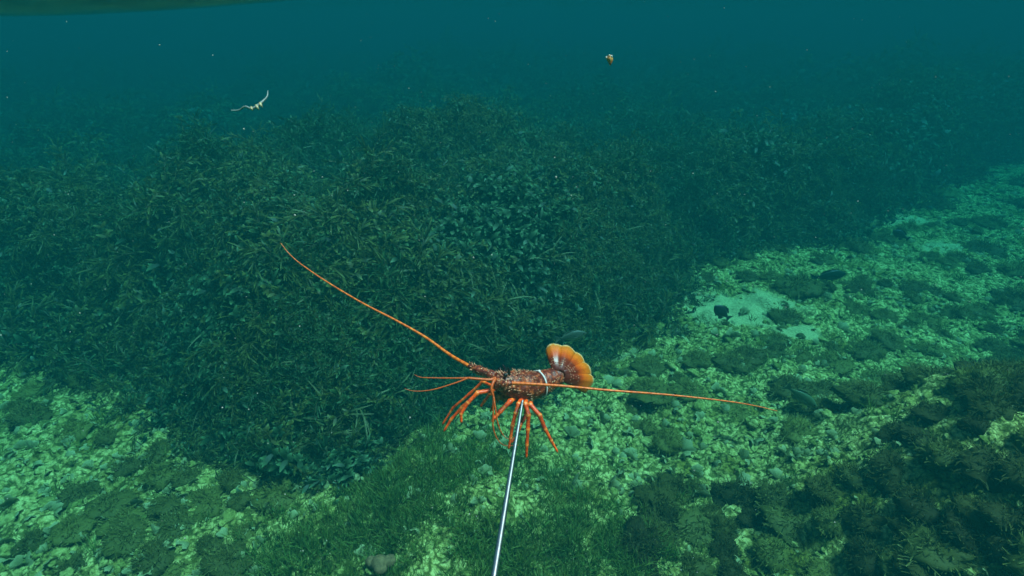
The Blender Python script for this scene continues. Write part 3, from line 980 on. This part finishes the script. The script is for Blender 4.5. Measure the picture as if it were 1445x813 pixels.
# --- tail fan: five overlapping lobes
LOB = [  # outer arc: three points on the rim, root, depth of rim
    ((689, 150), (716, 104), (784, 112), (752, 262), -.075),
    ((772, 118), (818, 112), (862, 150), (776, 262), -.090),
    ((846, 146), (892, 164), (917, 212), (790, 268), -.100),
    ((902, 204), (943, 232), (953, 286), (796, 280), -.092),
    ((946, 276), (966, 318), (920, 390), (792, 296), -.078)]
for li, (A_, B_, C_, root, w) in enumerate(LOB):
    A_, B_, C_, root = map(np.array, (A_, B_, C_, root))
    na, nt_ = 14, 12
    axis_d = (A_ + C_) / 2 - root
    V, F, At = [], [], []
    wroot = -.030
    rim = catmull(np.array([A_, (A_ + B_) / 2 + (B_ - (A_ + C_) / 2) * .24, B_, (B_ + C_) / 2 + (B_ - (A_ + C_) / 2) * .24, C_], float), 4)[:na + 3]
    rim = rim[np.linspace(0, len(rim) - 1, na + 1).round().astype(int)]
    side = np.array([-axis_d[1], axis_d[0]], float); side /= np.linalg.norm(side)
    for layer in (0, 1):
        for it in range(nt_ + 1):
            t = it / nt_
            for k in range(na + 1):
                f = k / na * 2 - 1
                inner = root - side * f * -1 * 24 * np.sign(np.dot(side, C_ - A_))
                q = inner + (rim[k] - inner) * t
                edge = max(abs(f) ** 6, t ** 10)
                dome = .0055 * (1 - f * f) * math.sin(math.pi * min(1, t * 1.02)) + .004 * math.cos(f * 9) * t * .25
                dep = wroot + (w - wroot) * t ** 1.3 + dome * (.9 if li != 2 else .6)
                th = .0016 * (1 - .6 * edge)
                V.append(Z(q[0], q[1], dep + (th if layer == 0 else -th)))
                At.append(max(t * (1 - .08 * 0), (abs(f) ** 8) * t ** 1.2 if li in (0, 4) else t * .98))
    n_ = na + 1; lay = (nt_ + 1) * n_
    for it in range(nt_):
        for k in range(na):
            a = it * n_ + k
            F.append((a, a + 1, a + n_ + 1, a + n_)); F.append((lay + a, lay + a + n_, lay + a + n_ + 1, lay + a + 1))
    per = [k for k in range(n_)] + [i_ * n_ + na for i_ in range(1, nt_ + 1)] + [nt_ * n_ + k for k in range(na - 1, -1, -1)] + [i_ * n_ for i_ in range(nt_ - 1, 0, -1)]
    for a, b_ in zip(per, per[1:] + per[:1]):
        F.append((a, lay + a, lay + b_, b_))
    lb = MB(); lb.add(V, F, At)
    part(lb, 'tail_lobe', M['tail'], attr='along')
    # small pale bristle knobs on the root half of each lobe
    kn = MB()
    for q in range(16):
        t = rs.uniform(.28, .58); f = rs.uniform(.1, .9)
        k = int(f * na)
        it = int(t * nt_)
        ball(kn, np.array(V[it * n_ + k]) - FW * .0006, rs.uniform(.0008, .0016), 6, 4)
    part(kn, 'bristle_knobs', M['spine'], lob.children[-1])

# --- antennae: spiny jointed base, long whip
def whip(pts, r0, r1, n=10, sides=7):
    P = catmull(pts, n)
    mb_ = MB()
    t = np.linspace(0, 1, len(P))
    tube(mb_, P, r0 + (r1 - r0) * t ** .8, sides)
    return mb_
pc = MB()
pb = catmull([Z(400, 292, .050), Z(365, 276, .040), Z(318, 258, .026), Z(280, 242, .016), Z(250, 231, .008)], 6)
tube(pc, pb, np.interp(np.linspace(0, 1, len(pb)), [0, .2, .3, .6, .68, 1], [28 * ZS, 30 * ZS, 25 * ZS, 27 * ZS, 21 * ZS, 13 * ZS]), 12)
ab = part(pc, 'antenna_base', M['shell'])
ps = MB()
T_, N_, B_ = frames(pb)
for q in range(46):
    i = rs.randint(3, len(pb) - 2); a = rs.uniform(0, 6.28)
    n_ = math.cos(a) * N_[i] + math.sin(a) * B_[i]
    cone(ps, pb[i] + n_ * 19 * ZS, n_ + T_[i] * .6, .0016, .0065)
part(ps, 'antenna_spines', M['spine'], ab)
FULL = lambda px, py, w: at(px, py, 1.40 - w)
part(whip([Z(255, 233, .010), Z(140, 165, -.03), FULL(600, 476, -.07), FULL(560, 453, -.10), FULL(510, 427, -.13), FULL(460, 397, -.16), FULL(425, 373, -.18), FULL(408, 358, -.19), FULL(396, 343, -.19)], .0052, .0009, 10), 'antenna', M['feeler'], attr='along')
pc = MB()
pb = catmull([Z(425, 345, .085), Z(452, 338, .105), Z(478, 330, .112), Z(500, 328, .112)], 6)
tube(pc, pb, np.interp(np.linspace(0, 1, len(pb)), [0, .35, .7, 1], [26 * ZS, 28 * ZS, 17 * ZS, 10 * ZS]), 12)
ab2 = part(pc, 'antenna_base', M['shell'])
ps = MB(); T_, N_, B_ = frames(pb)
for q in range(26):
    i = rs.randint(2, len(pb) - 3); a = rs.uniform(0, 6.28)
    n_ = math.cos(a) * N_[i] + math.sin(a) * B_[i]
    cone(ps, pb[i] + n_ * 20 * ZS, n_ + T_[i] * .6, .0014, .006)
part(ps, 'antenna_spines', M['spine'], ab2)
part(whip([Z(485, 328, .112), Z(600, 333, .115), Z(800, 346, .115), FULL(860, 551, .11), FULL(940, 557, .10), FULL(1020, 565.5, .09), FULL(1062, 572, .08), FULL(1097, 580, .075)], .0048, .0008, 10), 'antenna', M['feeler'], attr='along')

# antennules: two jointed stalks, each forking into two thin feelers
def antennule(stalk, forks, r0):
    a_ = part(whip(stalk, r0, r0 * .62, 8, 8), 'antennule', M['feeler'])
    for f in forks:
        part(whip(f, r0 * .58, .0005, 8, 6), 'antennule_branch', M['feeler'], a_)
antennule([Z(405, 300, .072), Z(370, 309, .078), Z(300, 304, .080), Z(245, 299, .080)],
          [[Z(245, 299, .080), Z(150, 300, .078), Z(0, 297, .074), Z(-35, 292, .072), Z(-62, 280, .070)],
           [Z(245, 299, .080), Z(180, 325, .085), Z(60, 362, .088), Z(-20, 374, .088), Z(-75, 372, .087), Z(-118, 360, .085)]], 10.5 * ZS)
antennule([Z(402, 304, .075), Z(390, 325, .085), Z(380, 362, .092), Z(392, 405, .095)],
          [[Z(392, 405, .095), Z(390, 500, .100), Z(390, 580, .102), Z(412, 645, .102), Z(455, 685, .100), Z(535, 684, .096)],
           [Z(392, 405, .095), Z(402, 470, .102), Z(415, 550, .106), Z(440, 615, .106), Z(475, 648, .104), Z(520, 640, .1)]], 10.5 * ZS)

# --- ten walking legs: jointed, tapering, dark-tipped
def leg(pts, r0=10.5, r1=4.0):
    P = np.array([Z(*p) for p in pts])
    Q, rr = [], []
    ns = len(P) - 1
    for s in range(ns):
        for k in range(7):
            t = k / 7
            Q.append(P[s] + (P[s + 1] - P[s]) * t)
            g = (s + t) / ns
            r = (r0 + (r1 - r0) * g ** 1.5) * 1.08
            r *= 1 + (.22 * math.exp(-(t / .13) ** 2) if s else 0) + .12 * math.exp(-((1 - t) / .12) ** 2) - .08 * math.sin(math.pi * t)
            rr.append(r * ZS)
    Q.append(P[-1]); rr.append(r1 * .22 * ZS)
    mb_ = MB(); tube(mb_, np.array(Q), rr, 9)
    part(mb_, 'leg', M['leg'], attr='along')
leg([(400, 352, -.010), (330, 320, -.045), (258, 388, -.06), (160, 470, -.07), (95, 572, -.075)], 10, 6)
leg([(430, 385, .030), (372, 368, .035), (306, 382, .040), (212, 468, .035), (150, 535, .030), (105, 608, .028)], 13, 6)
leg([(440, 392, .050), (378, 372, .062), (300, 384, .070), (246, 440, .075), (205, 505, .078), (208, 558, .078)], 13, 7)
leg([(430, 390, -.020), (372, 392, -.045), (340, 432, -.055), (318, 464, -.06)], 10, 7)
leg([(440, 400, .000), (405, 420, -.020), (385, 470, -.030), (372, 492, -.035)], 9, 6)
leg([(520, 410, .040), (488, 432, .062), (430, 492, .075), (395, 530, .080), (384, 552, .080)], 14, 7)
leg([(555, 412, .040), (536, 448, .064), (520, 500, .075), (500, 570, .078), (490, 640, .076), (478, 708, .074)], 13, 6)
leg([(570, 412, -.010), (580, 460, -.010), (578, 512, .000), (545, 572, .012), (525, 630, .020), (492, 672, .024)], 12, 6)
leg([(580, 412, .030), (574, 448, .052), (592, 512, .060), (588, 590, .060), (583, 680, .056), (580, 760, .052)], 14, 6.5)
leg([(610, 408, .020), (602, 452, .040), (656, 512, .052), (688, 592, .055), (722, 656, .055), (762, 728, .055)], 14, 6)
# leg roots and pale swimmerets under the carapace
for q, (x_, y_) in enumerate(((500, 425), (530, 432), (552, 434), (573, 434), (592, 432), (608, 426))):
    k_ = MB(); ball(k_, Z(x_, y_, .034), 13 * ZS, 10, 7, (1, 1, 1.15)); part(k_, 'leg_root', M['mouth'])

# ------------------------------------------------------------------ the pole
m, nt, N, L, b = new_mat('polished_steel')
nz = noise(N, L, 40, 3); r_ = ramp(N, [(.3, (.34, .35, .36)), (.7, (.46, .46, .46))]); L.new(nz.outputs[0], r_.inputs[0]); L.new(r_.outputs[0], b.inputs['Base Color'])
b.inputs['Metallic'].default_value = 1.0; b.inputs['Roughness'].default_value = .46; b.inputs['Anisotropic'].default_value = .92; M['steel'] = m; steel_nodes, steel_links = N, L; steel_bsdf = b
p_tip = Z(562, 405, -.002); p_a = at(697, 813, .56)
dirp = (p_a - p_tip) / np.linalg.norm(p_a - p_tip)
p_end = p_tip + dirp * 1.28
tg = steel_nodes.new('ShaderNodeCombineXYZ')              # lathe-turned rod: the grain runs around it, the glint along it
for i_ in range(3): tg.inputs[i_].default_value = float(dirp[i_])
steel_links.new(tg.outputs[0], steel_bsdf.inputs['Tangent'])
pole = empty('metal_pole', tuple(p_end))
tag(pole, 'slim polished metal pole reaching out from the diver to the lobster', 'pole')
def ppart(mb_, nm, mat):
    mb_.V = [tuple(np.array(v) - p_end) for v in mb_.V]
    return link(bpy.data.objects.new(nm, mb_.mesh(nm, mat)), pole)
mb = MB(); tube(mb, np.array([p_tip + dirp * .055, p_tip + dirp * .4, p_tip + dirp * .8, p_end]), [.0034, .0036, .0037, .0037], 28); ppart(mb, 'shaft', M['steel'])
mb = MB(); tube(mb, np.array([p_tip, p_tip + dirp * .03, p_tip + dirp * .058]), [.0008, .0024, .0032], 20); ppart(mb, 'point', M['steel'])

# ------------------------------------------------------------------ fish
def fish_mat(name, back, belly):
    m, nt, N, L, b = new_mat(name)
    tc = N.new('ShaderNodeTexCoord'); sx = N.new('ShaderNodeSeparateXYZ'); L.new(tc.outputs['Generated'], sx.inputs[0])
    r = ramp(N, [(.2, belly), (.6, back)]); L.new(sx.outputs['Z'], r.inputs[0])
    nz = noise(N, L, 60, 3); c = mixc(N, L, nz.outputs[0], r.outputs[0], mixc(N, L, 1.0, r.outputs[0], (.6, .6, .6), 'MULTIPLY'))
    L.new(c, b.inputs['Base Color']); b.inputs['Roughness'].default_value = .4
    return m
def fish(loc, heading, pitch, L_, deep, mat, label, deep_mat=None, roll=0):
    t = empty('fish', tuple(loc)); t.rotation_euler = (roll, -pitch, heading)
    tag(t, label, 'fish')
    prof = [(0, .02), (.06, .30), (.18, .72), (.34, 1.0), (.5, .98), (.66, .72), (.8, .38), (.88, .22), (.94, .20)]
    xs = np.linspace(0, .94, 20); hs = np.interp(xs, [p[0] for p in prof], [p[1] for p in prof]) * deep * L_ / 2
    mb_ = MB(); V, F = [], []
    S_ = 14
    for x_, h in zip(xs, hs):
        for k in range(S_):
            a = 2 * math.pi * k / S_
            V.append(((.5 - x_) * L_, math.sin(a) * h * .38 * (1 - .3 * x_), math.cos(a) * h))
    for i in range(len(xs) - 1):
        for k in range(S_):
            k2 = (k + 1) % S_
            F.append((i * S_ + k, i * S_ + k2, (i + 1) * S_ + k2, (i + 1) * S_ + k))
    F.append(tuple(range(S_ - 1, -1, -1))); F.append(tuple((len(xs) - 1) * S_ + k for k in range(S_)))
    mb_.add(V, F); bd = link(bpy.data.objects.new('body', mb_.mesh('body', mat)), t)
    def fin(nm, poly, y=0.0, th=.004):
        f = MB(); n_ = len(poly)
        V = [(px * L_, y + th * L_, pz * L_) for px, pz in poly] + [(px * L_, y - th * L_, pz * L_) for px, pz in poly]
        F = [tuple(range(n_)), tuple(range(2 * n_ - 1, n_ - 1, -1))] + [(i, i + n_, (i + 1) % n_ + n_, (i + 1) % n_) for i in range(n_)]
        f.add(V, F); return link(bpy.data.objects.new(nm, f.mesh(nm, mat, False)), t)
    D = deep / 2
    fin('tail_fin', [(-.42, .10 * deep), (-.50, .22 * max(deep, .35)), (-.62, .40 * max(deep, .38)), (-.57, 0), (-.62, -.40 * max(deep, .38)), (-.50, -.22 * max(deep, .35)), (-.42, -.10 * deep)])
    fin('dorsal_fin', [(.22, D * .86), (.10, D * 1.16), (-.10, D * 1.18), (-.27, D * .86), (-.33, D * .45), (-.05, D * .80)])
    fin('anal_fin', [(-.06, -D * .9), (-.16, -D * 1.25), (-.28, -D * .92), (-.32, -D * .5), (-.15, -D * .65)])
    fin('pelvic_fin', [(.14, -D * .9), (.06, -D * 1.32), (.02, -D * .92)])
    for sgn in (-1, 1):
        fin('pectoral_fin', [(.20, .0), (.06, .05), (.02, -.06), (.12, -.08)], sgn * deep * L_ * .19)
        e = MB(); ball(e, ((.5 - .11) * L_, sgn * np.interp(.11, [p[0] for p in prof], [p[1] for p in prof]) * deep * L_ * .17, .06 * deep * L_), .022 * L_, 8, 6)
        link(bpy.data.objects.new('eye', e.mesh('eye', M['eye'])), t)
    return t
mf1 = fish_mat('dark_fish', (.03, .04, .03), (.045, .055, .04))
mf2 = fish_mat('green_fish', (.016, .035, .014), (.03, .05, .024))
mf3 = fish_mat('pale_fish', (.10, .13, .09), (.30, .32, .24))
mf4 = fish_mat('olive_fish', (.10, .18, .08), (.14, .22, .11))
# heading: rotation about z, the fish looks along its own +x
fish(at(1018, 440, 5.0), R(180), R(40), .19, .56, mf1, 'small dark oval fish nosing over the bare sand patch')
fish(at(1172, 389, 5.9), R(0), R(8), .34, .34, mf2, 'slender dark green fish over the pale bottom beyond the sand patch')
fish(at(1270, 331, 6.9), R(160), R(25), .20, .5, mf1, 'faint dark fish by the far edge of the pale bottom')
fish(at(808, 474, 3.75), R(10), R(8), .20, .36, mf3, 'pale grey green fish gliding along the reef just above the tail fan')
fish(at(1133, 561, 3.5), R(-15), R(-32), .22, .34, mf4, 'olive fish heading down beside the tip of the right antenna')

# ------------------------------------------------------------------ drifting things
m, nt, N, L, b = new_mat('pale_weed_scrap'); nz = noise(N, L, 50, 3); r_ = ramp(N, [(.35, (.55, .50, .36)), (.6, (.80, .84, .82))]); L.new(nz.outputs[0], r_.inputs[0]); L.new(r_.outputs[0], b.inputs['Base Color']); b.inputs['Roughness'].default_value = .6; M['scrap'] = m
m, nt, N, L, b = new_mat('orange_scrap'); nz = noise(N, L, 90, 3); r_ = ramp(N, [(.35, (.42, .11, .012)), (.62, (.5, .26, .05))]); L.new(nz.outputs[0], r_.inputs[0]); L.new(r_.outputs[0], b.inputs['Base Color']); b.inputs['Roughness'].default_value = .6; M['oscrap'] = m
m, nt, N, L, b = new_mat('white_strand'); nz = noise(N, L, 50, 3); r_ = ramp(N, [(.3, (.15, .17, .16)), (.6, (.26, .28, .26))]); L.new(nz.outputs[0], r_.inputs[0]); L.new(r_.outputs[0], b.inputs['Base Color']); M['white'] = m
m, nt, N, L, b = new_mat('yellow_scrap'); nz = noise(N, L, 50, 3); r_ = ramp(N, [(.3, (.40, .28, .12)), (.6, (.50, .40, .22))]); L.new(nz.outputs[0], r_.inputs[0]); L.new(r_.outputs[0], b.inputs['Base Color']); M['yscrap'] = m
D_ = 1.9
pts = [at(326, 156, D_), at(337, 155.5, D_), at(346, 150.5, D_ - .01), (at(355, 153.5, D_ - .02)), at(363, 149.5, D_ - .02), at(371, 143, D_ - .01), at(377, 136, D_), at(378, 128, D_ + .01)]
c_ = np.array(pts[3])
dr = empty('drifting_scrap', tuple(c_)); tag(dr, 'white curled weed scrap drifting in open water above the reef', 'weed scrap')
P = catmull(pts, 5)
mb = MB(); t = np.linspace(0, 1, len(P)); rr = .0008 + .0042 * np.interp(t, [0, .2, .45, .62, .8, 1], [.25, .45, .75, 1, .5, .1])
tube(mb, P, rr, 8); mb.V = [tuple(np.array(v) - c_) for v in mb.V]
link(bpy.data.objects.new('strand', mb.mesh('strand', M['white'])), dr)
for px, py, qx, qy in ((355, 152, 357, 156.5), (362, 149, 366, 155.5), (367, 146, 371, 152)):
    mb = MB(); tube(mb, np.array([at(px, py, D_ - .02), at((px + qx) / 2 - .8, (py + qy) / 2, D_ - .025), at(qx, qy, D_ - .02)]), [.0052, .0042, .001], 7)
    mb.V = [tuple(np.array(v) - c_) for v in mb.V]; link(bpy.data.objects.new('leaflet', mb.mesh('leaflet', M['yscrap'])), dr)
D_ = 1.6
c_ = at(860, 84, D_)
dr = empty('drifting_scrap', tuple(c_)); tag(dr, 'tiny orange and cream scrap drifting high in the open water', 'scrap')
mb = MB(); tube(mb, catmull([at(861, 92, D_), at(861, 86, D_), at(860, 81, D_), at(861, 78, D_)], 3), [.002, .004, .006, .008, .009, .009, .008, .006, .004, .002], 8)
mb.V = [tuple(np.array(v) - c_) for v in mb.V]; link(bpy.data.objects.new('core', mb.mesh('core', M['oscrap'])), dr)
for px, py in ((860, 78.5), (863, 79.5), (855.5, 81.5)):
    mb = MB(); ball(mb, at(px, py, D_ - .008), .0028, 8, 6, (1, .7, 1.2)); mb.V = [tuple(np.array(v) - c_) for v in mb.V]
    link(bpy.data.objects.new('petal', mb.mesh('petal', M['scrap'])), dr)

# brown lump at the near edge of the turf
m, nt, N, L, b = new_mat('brown_sponge'); nz = noise(N, L, 45, 4); r_ = ramp(N, [(.3, (.10, .055, .018)), (.7, (.26, .15, .055))]); L.new(nz.outputs[0], r_.inputs[0]); L.new(r_.outputs[0], b.inputs['Base Color']); b.inputs['Roughness'].default_value = .9; M['sponge'] = m
g = ground(538, 812); mb = MB()
for dx, dy, r in ((0, 0, .045), (.045, .012, .036), (-.042, .008, .034), (.01, -.03, .034)):
    ball(mb, (dx, dy, r * .45), r, 12, 8, (1, .9, .8))
V_ = np.array(mb.V); mb.V = [tuple(v) for v in V_ * (1 + .16 * fbm(V_[:, 0] * 40 + V_[:, 2] * 25, V_[:, 1] * 40, 3, 7))[:, None]]
o = bpy.data.objects.new('sponge', mb.mesh('sponge', M['sponge'])); link(o); o.location = (g[0], g[1], float(seabed_z(g[:1], g[1:2])[0]) + .03)
tag(o, 'rounded tan brown sponge among the green turf left of the pole', 'sponge')

# marine snow: suspended specks
mb = MB()
rs2 = random.Random(5)
for q in range(1500):
    dpt = rs2.uniform(.7, 4.0)
    px, py = rs2.uniform(-200, 1645), rs2.uniform(0, 813)
    p = at(px, py, dpt)
    if p[2] > 2.75 or p[2] < .6 or GRID(p[0], p[1]) > p[2] - .1: continue
    r = rs2.uniform(.0003, .0010) * (1 if rs2.random() < .9 else 1.8)
    ball(mb, p, r, 5, 4, (1, rs2.uniform(.5, 1.2), rs2.uniform(.6, 1.4)))
m, nt, N, L, b = new_mat('silt_speck'); b.inputs['Base Color'].default_value = (.32, .34, .30, 1); M['speck'] = m
sn = mb.build('marine_snow', M['speck'])
tag(sn, 'fine pale specks suspended in the water', kind='stuff')
